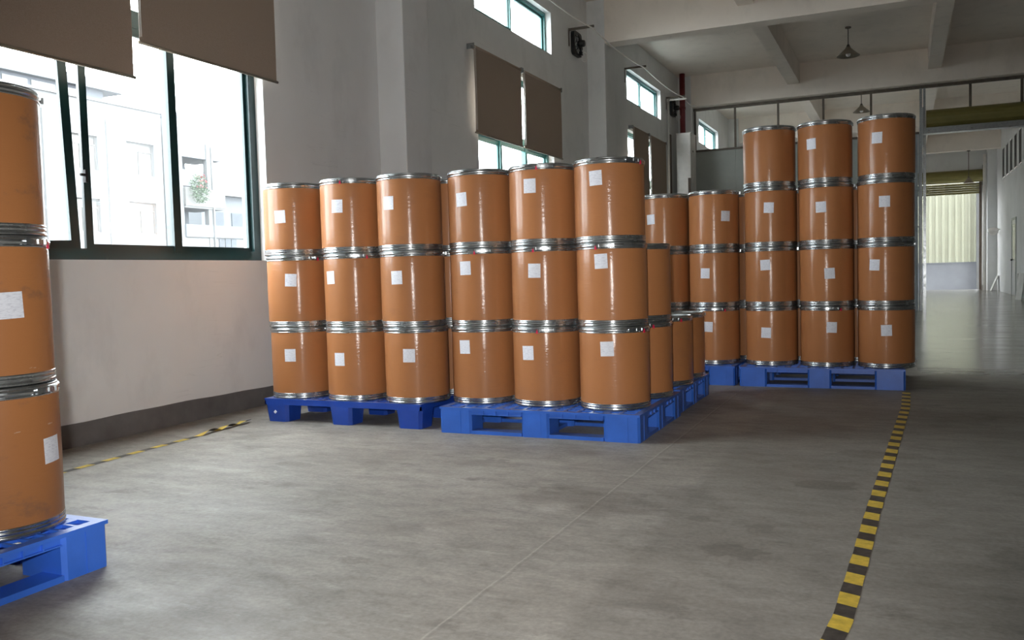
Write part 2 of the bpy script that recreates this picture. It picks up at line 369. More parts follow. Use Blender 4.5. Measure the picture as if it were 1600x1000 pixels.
# painted skirting, one run between each pair of pillars
for a, b in [(-4.80, 1.03), (1.53, 7.36), (7.86, 13.69), (14.19, 20.02), (20.52, 26.35)]:
    mb = MB(); n = int((b-a)/0.12)
    for k in range(n):
        y0 = a+(b-a)*k/n; y1 = a+(b-a)*(k+1)/n; t0 = 0.151+0.004*math.sin(y0*3.1)+0.002*math.sin(y0*11); t1 = 0.151+0.004*math.sin(y1*3.1)+0.002*math.sin(y1*11)
        x0, x1 = XL, XL+0.004
        mb.add([(x1, y0, 0), (x1, y1, 0), (x1, y1, t1), (x1, y0, t0), (x0, y0, t0), (x0, y1, t1)], [(0, 1, 2, 3), (3, 2, 5, 4)])
    o = struct('baseboard_left', mb, M['band'])

# ------------------------------------------------------------------ windows
XF0, XF1 = -4.835, -4.775         # frame depth
def bars(mb, y0, y1, z0, z1, w, xa, xb, M4=None):
    mb.box(xa, xb, y0, y0+w, z0, z1, M4=M4).box(xa, xb, y1-w, y1, z0, z1, M4=M4)
    mb.box(xa, xb, y0+w, y1-w, z0, z0+w, M4=M4).box(xa, xb, y0+w, y1-w, z1-w, z1, M4=M4)
def sash(parent, y0, y1, z0, z1, xa, gm, fm, tilt=0.0, w=0.055):
    mb = MB(); M4 = None
    if tilt:
        c = Vector((xa, (y0+y1)/2, z0)); M4 = Matrix.Translation(c) @ Matrix.Rotation(tilt, 4, 'X') @ Matrix.Translation(-c)
    bars(mb, y0, y1, z0, z1, w, xa, xa+0.024, M4)
    o = mb.build('sash', fm, parent)
    g = MB().box(xa+0.010, xa+0.014, y0+w*0.8, y1-w*0.8, z0+w*0.8, z1-w*0.8, M4=M4).build('pane', gm, o)
    return o
def window(n, y0, y1):
    near = n == 1
    fm = M['green'] if near else M['teal']
    W = sempty('window_%d' % n)
    mb = MB(); bars(mb, y0, y1, WZ0, WZ1, 0.075, XF0, XF1)
    mb.box(XF0+0.002, XF1-0.002, y0+0.05, y1-0.05, 2.745, 2.83)
    p = (y1-y0-0.10)/3; ys = [y0+0.05+p*k for k in range(4)]
    if near: ys[2] -= 0.035
    mb.box(XF0-0.004, XF1+0.006, ys[2]-0.035, ys[2]+0.035, WZ0+0.05, 2.75)
    mb.build('frame', fm, W)
    sash(W, ys[0], ys[1]+(-0.018 if near else 0.01), WZ0+0.05, 2.745, XF0+0.004, M['glass'], fm, math.radians(1.9) if near else 0, 0.066)
    sash(W, ys[1]-0.03+(0.035 if near else 0), ys[2]+0.03, WZ0+0.05, 2.745, XF0+0.031, M['glass_dusty'] if near else M['glass'], fm)
    sash(W, ys[2]+0.02, ys[3], WZ0+0.05, 2.745, XF0+0.004, M['glass'], fm)
    m = (y0+y1)/2
    for a, b in ((y0+0.05, m+0.02), (m-0.02, y1-0.05)): sash(W, a, b, 2.83, WZ1-0.05, XF0+0.006 if a < m-0.1 else XF0+0.032, M['glass'], fm, 0, 0.035)
    if near:
        lt = MB().box(XF1-0.004, XF1+0.022, ys[1]+0.0, ys[1]+0.018, 1.66, 1.74).box(XF1+0.005, XF1+0.02, ys[1]-0.03, ys[1]+0.01, 1.70, 1.715)
        lt.build('sash_lock', M['black'], W)
def upper(n, y0, y1):
    W = sempty('window_%d' % n); fm = M['teal']
    mb = MB(); bars(mb, y0, y1, UZ0, UZ1, 0.045, XF0, XF1); mb.build('frame', fm, W)
    m = (y0+y1)/2
    sash(W, y0+0.045, m+0.03, UZ0+0.045, UZ1-0.045, XF0+0.03, M['glass'], fm, 0, 0.038)
    sash(W, m-0.03, y1-0.045, UZ0+0.045, UZ1-0.045, XF0+0.004, M['glass'], fm, 0, 0.038)
for i, (a, b) in enumerate(WIN):
    window(i+1, a, b); upper(i+11, a, b)

# ------------------------------------------------------------------ roller blinds
def blind(y0, y1, zb, label, group='taupe roller blinds', zt=3.70, x=-4.605):
    t = thing('roller_blind', label, 'blind', (x, (y0+y1)/2, zt), 0, group)
    h = (y1-y0)/2; mb = MB(); n = 10
    vs = []
    for k in range(n+1):
        z = -(zt-zb)*k/n; bow = 0.004*math.sin(k/n*math.pi)
        vs += [(bow, -h, z), (bow, h, z), (bow-0.0015, -h, z), (bow-0.0015, h, z)]
    fs = []
    for k in range(n): i = 4*k; fs += [(i, i+1, i+5, i+4), (i+2, i+6, i+7, i+3), (i, i+4, i+6, i+2), (i+1, i+3, i+7, i+5)]
    mb.add(vs, fs); mb.build('blind_fabric', M['fabric'], t)
    MB().tube([(0.0, -h-0.008, -(zt-zb)), (0.0, h+0.012, -(zt-zb))], 0.011, 8).build('bottom_bar', M['shade'], t)
    MB().tube([(-0.02, -h-0.01, 0.0), (-0.02, h+0.01, 0.0)], 0.026, 12).build('roller_tube', M['fabric'], t)
    for s in (-1, 1):
        MB().box(XL-x, 0.015, s*(h+0.014)-0.003, s*(h+0.014)+0.003, -0.03, 0.035).build('bracket', M['zinc_dull'], t)
    ch = MB().tube([(0.012, -h-0.004, 0), (0.012, -h-0.004, -(zt-zb)*0.97)], 0.0022, 5).tube([(0.026, -h-0.004, 0), (0.026, -h-0.004, -(zt-zb)*0.97)], 0.0022, 5)
    ch.build('pull_chain', M['white'], t)
blind(2.88, 4.275, 2.36, 'taupe roller blind lowered furthest, left one of the pair over the nearest window')
blind(4.335, 5.72, 2.60, 'taupe roller blind hanging higher beside bare wall, right one of the nearest window')
blind(9.33, 10.72, 2.69, 'taupe roller blind, left one of the pair on the middle window')
blind(10.79, 12.20, 2.69, 'taupe roller blind, right one of the pair on the middle window')
blind(15.98, 17.10, 1.50, 'long taupe roller blind, left one on the farthest window above the drums')
blind(17.16, 18.48, 1.50, 'long taupe roller blind, right one on the farthest window beside the conduit')

# ------------------------------------------------------------------ pallets
def pallet(W, Dp, H, mt, label, loc, legs_only=False, rz=0, group='blue plastic pallets under the drums'):
    t = thing('plastic_pallet', label, 'pallet', loc, rz, group)
    bw, mw = 0.225 if not legs_only else 0.20, 0.185
    bd, md = 0.185, 0.165
    zb = H-0.042
    xs = [(0, bw), ((W-mw)/2, (W+mw)/2), (W-bw, W)]; ys = [(0, bd), ((Dp-md)/2, (Dp+md)/2), (Dp-bd, Dp)]
    for i, (x0, x1) in enumerate(xs):
        for j, (y0, y1) in enumerate(ys):
            e = 0.0012
            mb = MB()
            if legs_only:
                tp = 0.012; c = 0.02
                def ring(d, z): return [(x0+d+c, y0+d, z), (x1-d-c, y0+d, z), (x1-d, y0+d+c, z), (x1-d, y1-d-c, z), (x1-d-c, y1-d, z), (x0+d+c, y1-d, z), (x0+d, y1-d-c, z), (x0+d, y0+d+c, z)]
                mb.add(ring(tp, 0)+ring(e, zb), [tuple(range(7, -1, -1)), tuple(range(8, 16))]+[(k, (k+1) % 8, (k+1) % 8+8, k+8) for k in range(8)])
            else:
                mb.cbox(x0+e, x1-e, y0+e, y1-e, 0.0, H-0.0145, 0.014)
                # moulding rib on the outward faces
                if j == 0: mb.box((x0+x1)/2+0.035, (x0+x1)/2+0.039, y0-0.0005, y0+0.01, 0.004, H-0.018)
                if i == 2: mb.box(x1-0.01, x1+0.0015, (y0+y1)/2-0.002, (y0+y1)/2+0.002, 0.004, H-0.018)
            mb.build('block', mt, t)
    if not legs_only:
        for y0, y1 in ((0.004, 0.10), ((Dp-0.10)/2, (Dp+0.10)/2), (Dp-0.10, Dp-0.004)):
            for (a, b), (c, d) in ((xs[0], xs[1]), (xs[1], xs[2])): MB().box(b-0.002, c+0.002, y0, y1, 0, 0.022).build('runner', mt, t)
        for x0, x1 in ((0.004, 0.11), ((W-0.10)/2, (W+0.10)/2), (W-0.11, W-0.004)):
            for (a, b), (c, d) in ((ys[0], ys[1]), (ys[1], ys[2])): MB().box(x0, x1, b-0.002, c+0.002, 0, 0.022).build('runner', mt, t)
    dk = MB()
    z1 = H; z0 = H-0.014
    bx, by = 0.042, 0.038
    dk.box(0, bx, 0, Dp, z0, z1).box(W-bx, W, 0, Dp, z0, z1).box(bx, W-bx, 0, by, z0, z1).box(bx, W-bx, Dp-by, Dp, z0, z1)
    nx, ny = round((W-2*bx)/0.088), round((Dp-2*by)/0.058)
    for k in range(1, nx):
        x = bx+(W-2*bx)*k/nx; ww = 0.009 if k % 4 else 0.022; dk.box(x-ww, x+ww, by, Dp-by, z0+0.001, z1-0.0005)
    for k in range(1, ny):
        y = by+(Dp-2*by)*k/ny; dk.box(bx, W-bx, y-0.007, y+0.007, z0+0.002, z1-0.001)
    # outer rim skirt and its ribs
    r0 = zb
    e = 0.012
    if legs_only:       # continuous plain skirt
        e = 0.001
        dk.box(e, W-e, e, e+0.01, r0, z0).box(e, W-e, Dp-e-0.01, Dp-e, r0, z0).box(e, e+0.01, e, Dp-e, r0, z0).box(W-e-0.01, W-e, e, Dp-e, r0, z0)
    else:               # recessed ribbed skirt in the spans between the blocks
        def span(a, b, fn):
            fn(a, b, e, e+0.008, r0, z0); fn(a, b, 0.002, e, r0, r0+0.005)
            n = max(2, round((b-a)/0.08))
            for k in range(1, n): t_ = a+(b-a)*k/n; fn(t_-0.002, t_+0.002, 0.001, e, r0, z0)
        for (a, b), (c, d) in ((xs[0], xs[1]), (xs[1], xs[2])):
            span(b, c, lambda p, q, u, v, z_, w_: (dk.box(p, q, u, v, z_, w_), dk.box(p, q, Dp-v, Dp-u, z_, w_)))
        for (a, b), (c, d) in ((ys[0], ys[1]), (ys[1], ys[2])):
            span(b, c, lambda p, q, u, v, z_, w_: (dk.box(u, v, p, q, z_, w_), dk.box(W-v, W-u, p, q, z_, w_)))
    for (a, b) in xs:       # corner solid pads above the blocks, floor of the grid cells
        for (c, d) in ys:
            if legs_only: dk.box(a+0.02, b-0.02, c+0.02, d-0.02, zb, zb+0.004)
    dk.build('deck', mt, t)
    return t
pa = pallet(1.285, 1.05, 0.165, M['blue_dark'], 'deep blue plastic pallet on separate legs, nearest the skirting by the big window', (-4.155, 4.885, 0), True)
MB().box(0.085, 0.103, -0.004, 0.002, 0.062, 0.08, M4=Matrix.Translation((0.094, 0, 0.071)) @ Matrix.Rotation(0.78, 4, 'Y') @ Matrix.Translation((-0.094, 0, -0.071))).build('sticker', M['paper'], pa)
pallet(1.320, 1.03, 0.165, M['blue'], 'bright blue plastic pallet in the centre with two openings along its front', (-2.708, 4.84, 0))
pallet(1.30, 1.00, 0.165, M['blue'], 'blue plastic pallet behind the centre pallet, carrying one tier of drums', (-2.712, 5.945, 0))
pallet(1.285, 1.05, 0.165, M['blue'], 'blue plastic pallet under the tallest stacks, touching the end of floor tape', (-1.265, 7.47, 0))
pallet(1.285, 1.05, 0.165, M['blue'], 'blue plastic pallet mostly hidden behind the centre drums, left of the tallest stacks', (-2.590, 7.49, 0))
M['blue_light'] = simple('light_blue_plastic', (0.045, 0.17, 0.72), 0.38, var=0.12, scale=5, coat=0.15)  # lighter blue plastic for the lower left pallet
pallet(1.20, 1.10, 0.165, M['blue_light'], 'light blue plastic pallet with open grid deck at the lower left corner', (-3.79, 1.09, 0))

# ------------------------------------------------------------------ fibre drums
HD = 0.505
def drum_meshes():
    me = {}
    fold = lambda a, z: 1+0.0009*math.sin(3*a)
    me['body'] = MB().lathe([(0.2135, 0.026), (0.2152, 0.04), (0.2156, 0.15), (0.2162, 0.25), (0.2156, 0.35), (0.2156, 0.455), (0.2135, 0.467), (0.2118, 0.478)], 56, fr=fold)
    me['bottom'] = MB().lathe([(0.0, 0.006), (0.198, 0.006), (0.204, 0.0), (0.213, 0.0), (0.2176, 0.004), (0.2178, 0.011), (0.2162, 0.0135), (0.2135, 0.0150), (0.2135, 0.0185), (0.2168, 0.0210), (0.2174, 0.0270), (0.2150, 0.0290), (0.2150, 0.0320), (0.2172, 0.0345), (0.2172, 0.0385), (0.2150, 0.0410), (0.2130, 0.0410)], 56)
    crimp = lambda a, z: 1+0.0035*max(0, math.sin(16*a))**6
    me['ring'] = MB().lathe([(0.2110, 0.4655), (0.2150, 0.4655), (0.2180, 0.4680), (0.2180, 0.4710), (0.2140, 0.4730), (0.2140, 0.4765), (0.2200, 0.4790), (0.2210, 0.4850), (0.2200, 0.4930), (0.2150, 0.4970), (0.2120, 0.4975)], 64, fr=crimp)
    me['lid'] = MB().lathe([(0.0, 0.487), (0.12, 0.488), (0.195, 0.486), (0.2005, 0.488), (0.2030, 0.500), (0.2065, 0.5045), (0.2110, 0.5035), (0.2135, 0.4985), (0.2120, 0.4950)], 56)
    la = MB()
    def arc(a0, a1, r0, r1, z0, z1, n=6):
        for k in range(n):
            p, q = a0+(a1-a0)*k/n, a0+(a1-a0)*(k+1)/n
            vs = [(r*math.cos(a), r*math.sin(a), z) for a in (p, q) for r in (r0, r1) for z in (z0, z1)]
            la.add(vs, [(0, 1, 3, 2), (4, 6, 7, 5), (0, 4, 5, 1), (2, 3, 7, 6), (0, 2, 6, 4), (1, 5, 7, 3)])
    arc(-0.22, 0.20, 0.2205, 0.2255, 0.477, 0.492); arc(-0.26, -0.19, 0.219, 0.230, 0.474, 0.495, 2); arc(0.17, 0.22, 0.219, 0.229, 0.475, 0.494, 2); arc(-0.02, 0.03, 0.222, 0.229, 0.476, 0.493, 1)
    me['latch'] = la
    me['seal'] = MB().box(0.2215, 0.2275, -0.006, 0.006, 0.462, 0.476).box(0.2225, 0.2265, -0.0035, 0.0035, 0.474, 0.486)
    lb = MB(); n = 6; w_ = 0.080/0.2135; vs = []
    for k in range(n+1):
        a = -w_/2+w_*k/n
        for z in (-0.044, 0.044):
            for r in (0.2166, 0.2172): vs.append((r*math.cos(a), r*math.sin(a), z))
    fs = []
    for k in range(n): i = 4*k; fs += [(i+1, i+5, i+7, i+3), (i, i+2, i+6, i+4), (i+2, i+3, i+7, i+6), (i, i+4, i+5, i+1)]
    fs += [(0, 1, 3, 2), (4*n, 4*n+2, 4*n+3, 4*n+1)]; lb.add(vs, fs); me['label'] = lb
    return me
dm = drum_meshes()
ME = {k: v.mesh(n, m) for k, v, n, m in (('body', dm['body'], 'body', M['fibre']), ('body2', dm['body'], 'body_scuffed', M['fibre_scuffed']), ('bottom', dm['bottom'], 'bottom_ring', M['zinc']),
      ('ring', dm['ring'], 'locking_ring', M['zinc']), ('lid', dm['lid'], 'lid', M['zinc_dull']), ('latch', dm['latch'], 'latch', M['zinc']), ('seal', dm['seal'], 'seal_tag', M['seal']), ('label', dm['label'], 'paper_label', M['paper']))}
def drum(x, y, z, label, group, lab=None, seal=None, scuffed=False):
    t = thing('fibre_drum', label, 'drum', (x, y, z), 0, group)
    rz = random.uniform(0, 6.28)
    link('body', ME['body2' if scuffed else 'body'], t, rz=rz)
    link('bottom_ring', ME['bottom'], t, rz=rz)
    r = link('locking_ring', ME['ring'], t, rz=rz)
    link('lid', ME['lid'], t, rz=rz)
    sa = math.radians(seal) if seal is not None else random.uniform(0.3, 2.6)
    link('latch', ME['latch'], r, rz=sa-rz+(0.28 if seal is not None and seal < -60 else -0.28))
    if seal is not None: link('seal_tag', ME['seal'], r, rz=sa-rz)
    if lab:
        l = link('paper_label', ME['label'], t, (0, 0, lab[1]), math.radians(lab[0]))
        l.rotation_euler = (0, 0, math.radians(lab[0])); tl = random.uniform(-0.05, 0.05)
        l.rotation_mode = 'QUATERNION'
        from mathutils import Quaternion
        l.rotation_quaternion = Quaternion((0, 0, 1), math.radians(lab[0])) @ Quaternion((1, 0, 0), tl)
    return t
LB = {
 'a1':{3:(-79.8,0.269), 2:(-66.2,0.330), 1:(-75.8,0.308)}, 'a2':{3:(-83.1,0.315), 2:(-107.8,0.340), 1:(-92.8,0.287)}, 'a3':{3:(-98.6,0.313), 2:(-89.1,0.328), 1:(-73.6,0.319)},
 'b1':{3:(-99.5,0.313), 2:(-95.7,0.377), 1:(-100.7,0.372)}, 'b2':{3:(-90.6,0.367), 2:(-86.5,0.348), 1:(-101.4,0.340)}, 'b3':{3:(-94.3,0.382), 2:(-89.7,0.393), 1:(-84.3,0.374)},
 'f0':{3:(-110.5,0.281)}, 'f1':{3:(-52.0,0.277), 2:(-100.7,0.292), 1:(-94.8,0.331)}, 'f2':{3:(-86.1,0.325), 2:(-94.6,0.350), 1:(-94.9,0.282)},
 'f3':{4:(-114.6,0.319), 3:(-95.8,0.305), 2:(-79.5,0.267), 1:(-76.3,0.329)}, 'f4':{4:(-107.3,0.321), 3:(-91.2,0.321), 2:(-111.3,0.326), 1:(-88.5,0.307)}, 'l':{2:(-11.6,0.272), 1:(21.1,0.275)}}
TG = {'b3':{3:-15.0, 2:-97.0, 1:-18.9}, 'b2':{3:-78.0, 2:-86.9, 1:-83.0}, 'b1':{2:-77.2}, 'a2':{3:-74.7, 2:-34.8}, 'a1':{2:-13.9}, 'l':{2:34.0}, 'f3':{1:-57.2}, 'f1':{1:-56.1}, 'g':{1:-40.0}, 'b4':{1:-50.0}}
T3 = {1: 'bottom tier', 2: 'middle tier', 3: 'top tier'}
T4 = {1: 'bottom tier', 2: 'second tier up', 3: 'third tier up', 4: 'top tier'}
# key, x, y, tiers, description of the stack, group, names of the tiers, horizontal drift per tier
STACKS = [
 ('a1', -3.975, 5.110, 3, 'leftmost stack on the deep blue pallet', 'drums on the deep blue pallet', T3, -0.012),
 ('a2', -3.490, 5.110, 3, 'middle front stack on the deep blue pallet', 'drums on the deep blue pallet', T3, -0.006),
 ('a3', -3.020, 5.110, 3, 'right front stack on the deep blue pallet', 'drums on the deep blue pallet', T3, -0.010),
 ('a4', -2.975, 5.56, 3, 'stack glimpsed in the gap between two front pallets', 'drums on the deep blue pallet', T3, 0.0),
 ('b1', -2.550, 5.205, 3, 'left front stack on the bright centre pallet', 'drums on the bright centre pallet', T3, 0.0),
 ('b2', -2.098, 5.190, 3, 'middle front stack on the bright centre pallet', 'drums on the bright centre pallet', T3, 0.001),
 ('b3', -1.630, 5.160, 3, 'right front stack on the bright centre pallet', 'drums on the bright centre pallet', T3, -0.006),
 ('b4', -1.610, 5.635, 2, 'two-high stack behind right front centre pallet stack', 'drums on the bright centre pallet', {1: 'lower drum', 2: 'upper drum'}, 0.0),
 ('g', -1.610, 6.28, 1, 'first single drum behind the centre pallet stacks', 'single tier drums behind', {1: 'lone'}, 0.0),
 ('h', -1.620, 6.735, 1, 'last single drum, half hidden before the far pallets', 'single tier drums behind', {1: 'lone'}, 0.0),
 ('f0', -1.985, 7.86, 3, 'leftmost visible stack on the far pallets', 'drums on the far pallets', T3, 0.0),
 ('f1', -1.530, 7.80, 3, 'second stack from left on the far pallets', 'drums on the far pallets', T3, 0.004),
 ('f2', -1.036, 7.79, 4, 'left four-high far stack', 'drums on the far pallets', T4, -0.002),
 ('f3', -0.578, 7.76, 4, 'centre four-high far stack', 'drums on the far pallets', T4, -0.004),
 ('f4', -0.126, 7.73, 4, 'right four-high far stack beside the tape', 'drums on the far pallets', T4, 0.002),
 ('k1', -1.800, 8.30, 3, 'shadowed stack behind two leftmost far stacks', 'drums on the far pallets', T3, 0.0),
 ('k2', -1.320, 8.27, 3, 'shadowed stack just left of the four-high stacks', 'drums on the far pallets', T3, 0.0),
 ('k3', -0.835, 8.26, 3, 'shadowed stack between left and centre four-high stacks', 'drums on the far pallets', T3, 0.0),
 ('k4', -0.350, 8.24, 3, 'shadowed stack between centre and right four-high stacks', 'drums on the far pallets', T3, 0.0),
 ('l', -2.885, 1.980, 3, 'scuffed near stack at the left edge', 'scuffed drums on the light blue pallet', T3, -0.012),
]
for key, x, y, n, desc, group, tn, dr in STACKS:
    for k in range(1, n+1):
        lab = LB.get(key, {}).get(k)
        extra = '' 
        if tn[k] == 'lone': txt = 'brown fibre drum with steel lid, %s' % desc
        else: txt = '%sbrown fibre drum, %s of the %s' % (extra, tn[k], desc)
        j = 0.003
        drum(x+dr*(k-1)+random.uniform(-j, j), y+random.uniform(-j, j), 0.1650+HD*(k-1), txt, group, lab, TG.get(key, {}).get(k), key == 'l')

# ------------------------------------------------------------------ floor tapes
def tape(pts, w, label, skew=0.02, twist_from=None):
    L = [0.0]
    for p, q in zip(pts, pts[1:]): L.append(L[-1]+(Vector(q)-Vector(p)).length)
    def at(s):
        s = max(0, min(L[-1], s))
        for i in range(len(pts)-1):
            if s <= L[i+1]+1e-9: t = (s-L[i])/(L[i+1]-L[i]); return Vector(pts[i]).lerp(Vector(pts[i+1]), t)
    mb = MB(); s = 0.0; k = 0; N = 4
    while s < L[-1]-0.01:
        e = min(s+(0.100 if k % 2 == 0 else 0.091), L[-1])
        for q in range(N):
            a = s+(e-s)*q/N; b = s+(e-s)*(q+1)/N
            def row(c):
                p = at(c); d = (at(min(c+0.03, L[-1]))-at(max(c-0.03, 0))).normalized(); sd = Vector((d.y, -d.x, 0))
                z = 0.0; tilt = 0.0
                if twist_from is not None and c > twist_from: u = c-twist_from; z = 0.020*abs(math.sin(u*17)); tilt = 0.7*math.sin(u*14)
                h = Vector((sd.x*math.cos(tilt), sd.y*math.cos(tilt), abs(math.sin(tilt))*0.6))
                wv = w*(1+0.03*math.sin(c*23))
                return (p-h*wv/2+Vector((0, 0, 0.0012+z)), p+h*wv/2+d*skew+Vector((0, 0, 0.0012+z+0)))
            (l0, r0), (l1, r1) = row(a), row(b)
            for v in (l0, r0, l1, r1): v.z = max(v.z, 0.0012)
            up = Vector((0, 0, 0.0006)); mb.add([l0, r0, r1, l1, l0+up, r0+up, r1+up, l1+up], [(0, 3, 2, 1), (4, 5, 6, 7), (0, 1, 5, 4), (2, 3, 7, 6)] , k % 2)
        s = e; k += 1
    o = mb.build('floor_tape', [M['yellow'], M['tapeblack']]); tag(o, label, 'tape', 'hazard tapes on the floor'); return o
tape([(-0.305, 1.36, 0), (-0.172, 2.43, 0), (-0.157, 2.571, 0), (-0.133, 3.147, 0), (-0.113, 3.712, 0), (-0.037, 5.40, 0), (0.018, 6.6, 0), (0.025, 7.42, 0)], 0.058,
     'straight yellow and black striped tape running down the open right side floor', -0.02)
tape([(-4.02, 2.55, 0), (-4.125, 3.237, 0), (-4.17, 3.8, 0), (-4.20, 4.35, 0), (-4.235, 4.80, 0)], 0.045,
     'peeling yellow and black tape beside the left wall, its end curled up', 0.01, 1.75)

# ------------------------------------------------------------------ wall services
def fan(y, z, label):
    t = thing('exhaust_fan', label, 'fan', (XL, y, z), 0, 'wall exhaust fans')
    MB2 = MB()
    h = 0.185
    # plate with a round opening, rounded corners, standing 5 cm proud of the wall
    n = 48; ring_o, ring_i = [], []
    for k in range(n):
        a = 2*math.pi*k/n; c, s_ = math.cos(a), math.sin(a)
        m = (abs(c)**6+abs(s_)**6)**(-1/6); ring_o.append((c*m*h, s_*m*h)); ring_i.append((c*0.145, s_*0.145))
    vs = [(x, a, b) for x in (0.045, 0.055) for a, b in ring_o]+[(x, a, b) for x in (0.045, 0.055) for a, b in ring_i]+[(0.0, a, b) for a, b in ring_o]
    fs = []
    for k in range(n):
        q = (k+1) % n; fs += [(n+k, n+q, 3*n+q, 3*n+k), (k, 2*n+k, 2*n+q, q), (k, q, n+q, n+k), (2*n+k, 3*n+k, 3*n+q, 2*n+q), (4*n+k, 4*n+q, q, k)]
    MB2.add(vs, fs); MB2.build('housing', M['black'], t)
    X = Matrix.Rotation(math.radians(90), 4, 'Y')
    MB().lathe([(0.0, 0.055), (0.045, 0.055), (0.052, 0.07), (0.052, 0.15), (0.045, 0.165), (0.0, 0.165)], 24, M4=X).build('motor', M['black'], t)
    for k in range(4):
        a = math.radians(45+90*k); mb = MB().tube([(0.11, 0.03*math.cos(a), 0.03*math.sin(a)), (0.10, 0.10*math.cos(a), 0.10*math.sin(a)), (0.05, 0.165*math.cos(a), 0.165*math.sin(a))], 0.006, 6)
        mb.build('strut', M['black'], t)
    for k in range(5):
        a = 2*math.pi*k/5+0.3; mb = MB(); p = []
        for r, w_, tw in ((0.03, 0.16, 0.02), (0.09, 0.30, 0.016), (0.138, 0.36, 0.012)):
            for s_ in (-1, 1): p += [(0.025+s_*tw, r*math.cos(a+s_*w_), r*math.sin(a+s_*w_)), (0.028+s_*tw, r*math.cos(a+s_*w_), r*math.sin(a+s_*w_))]
        fs = [(0, 2, 6, 4), (1, 5, 7, 3), (4, 6, 10, 8), (5, 9, 11, 7), (0, 4, 5, 1), (4, 8, 9, 5), (2, 3, 7, 6), (6, 7, 11, 10), (0, 1, 3, 2), (8, 10, 11, 9)]
        mb.add(p, fs, 0); mb.build('blade', M['zinc_dull'], t)
    MB().box(0.06, 0.10, 0.04, 0.09, -0.165, -0.11).build('capacitor_box', M['black'], t)
    pts = [(0.13+0.045*math.cos(a), 0.07, -0.12-0.075+0.075*math.sin(a)) for a in [math.pi/2+2*math.pi*k/18 for k in range(19)]]
    MB().tube(pts, 0.004, 6).build('power_cable', M['white'], t)
fan(13.10, 4.58, 'black square exhaust fan beside the middle pillar, loop of cable below')
fan(19.40, 4.60, 'black exhaust fan in the corner between white conduit and red pipe')

BR = [9.90, 12.83, 15.79, 18.90]
for i, y in enumerate(BR):
    lab = ['steel angle bracket above the middle window blinds', 'steel angle bracket on the wall above the near exhaust fan', 'steel angle bracket at the left top of the farthest upper window', 'steel angle bracket at the head of the vertical conduit'][i]
    t = thing('cable_bracket', lab, 'bracket', (XL, y, 4.735), 0, 'angle brackets carrying the conduit')
    MB().box(0.0, 0.006, -0.02, 0.02, -0.24, 0.03).build('wall_plate', M['steel'], t)
    MB().box(0.0, 0.41, -0.004, 0.016, -0.005, 0.03).build('arm', M['steel'], t)
pts = []
for a, b in zip([6.9]+BR, BR+[20.0]):
    for k in range(8): u = k/8; pts.append((-4.30, a+(b-a)*u, 4.715-0.055*4*u*(1-u)))
pts.append((-4.30, 19.95, 4.715))
tag(MB().tube(pts, 0.011, 8).build('white_conduit', M['white']), 'thin white cable conduit strung between brackets high along the left wall', 'conduit')
tag(MB().tube([(-4.25, 18.92, 4.69), (-4.60, 18.92, 4.70), (-4.655, 18.92, 4.66), (-4.66, 18.92, 2.4), (-4.66, 18.92, 0.02)], 0.024, 8).build('white_conduit', M['white']), 'white vertical conduit dropping down the wall beside the farthest window blinds', 'conduit')
t = thing('fire_pipe', 'dark red vertical fire pipe by the far left pillar, below the ceiling', 'pipe', (-4.515, 19.70, 0))
MB().tube([(0, 0, 4.01), (0, 0, 5.398)], 0.062, 16).build('pipe', M['red'], t)
MB().lathe([(0.062, 4.60), (0.072, 4.60), (0.072, 4.66), (0.062, 4.66)], 16).build('coupling', M['red'], t)
t = thing('riser_cabinet', 'tall white boxed column enclosing the foot of the red pipe', 'cabinet', (-4.40, 19.36, 0))
MB().cbox(-0.165, 0.150, -0.10, 0.44, 0.0, 4.0, 0.01).build('housing', M['white'], t)
MB().box(-0.17, 0.155, -0.105, 0.445, 4.0, 4.015).build('top_cap', M['white'], t)
MB().box(0.085, 0.149, -0.106, -0.10, 2.55, 3.02).build('access_plate', M['brown'], t)
MB().box(0.150, 0.158, 0.10, 0.14, 3.60, 3.64).build('socket', M['black'], t)
tag(MB().box(XL, XL+0.04, 19.05, 19.16, 0, 3.98).build('cable_duct', M['brown']), 'narrow dark brown strip on the wall left of the white boxed column', 'duct')

# pendant lamps
def pendant(x, y, z0, drop, r, label):
    t = thing('pendant_lamp', label, 'lamp', (x, y, z0), 0, 'conical pendant lamps')
    MB().lathe([(0, 0), (0.055, 0), (0.055, -0.02), (0.015, -0.035), (0, -0.035)], 20).build('ceiling_rose', M['steel'], t)
    MB().tube([(0, 0, -0.03), (0, 0, -drop)], 0.009, 8).build('stem', M['steel'], t)
    MB().lathe([(0.0, -drop), (0.022, -drop), (0.03, -drop-0.03), (0.045, -drop-0.06), (0.0, -drop-0.06)], 20).build('socket', M['steel'], t)
    sh = MB().lathe([(0.040, -drop-0.045), (0.055, -drop-0.075), (r*0.62, -drop-0.14), (r, -drop-0.205), (r+0.004, -drop-0.207), (r+0.002, -drop-0.212), (r*0.6, -drop-0.147), (0.050, -drop-0.082), (0.040, -drop-0.055)], 36)
    sh.build('lamp_shade', M['shade'], t)
    MB().lathe([(0.0, -drop-0.06), (0.02, -drop-0.065), (0.022, -drop-0.10), (0.042, -drop-0.15), (0.045, -drop-0.185), (0.030, -drop-0.215), (0.0, -drop-0.225)], 20).build('bulb', M['bulb'], t)
pendant(-0.905, 17.5, CZ, 0.32, 0.20, 'conical metal pendant lamp hanging alone from the ceiling of the nearer bay')
pendant(-0.936, 24.0, CZ, 0.32, 0.20, 'conical pendant lamp seen through the frame above the four-high drums')
pendant(2.02, 32.84, 4.70, 0.86, 0.16, 'small dark pendant lamp in front of the far shutter curtain')

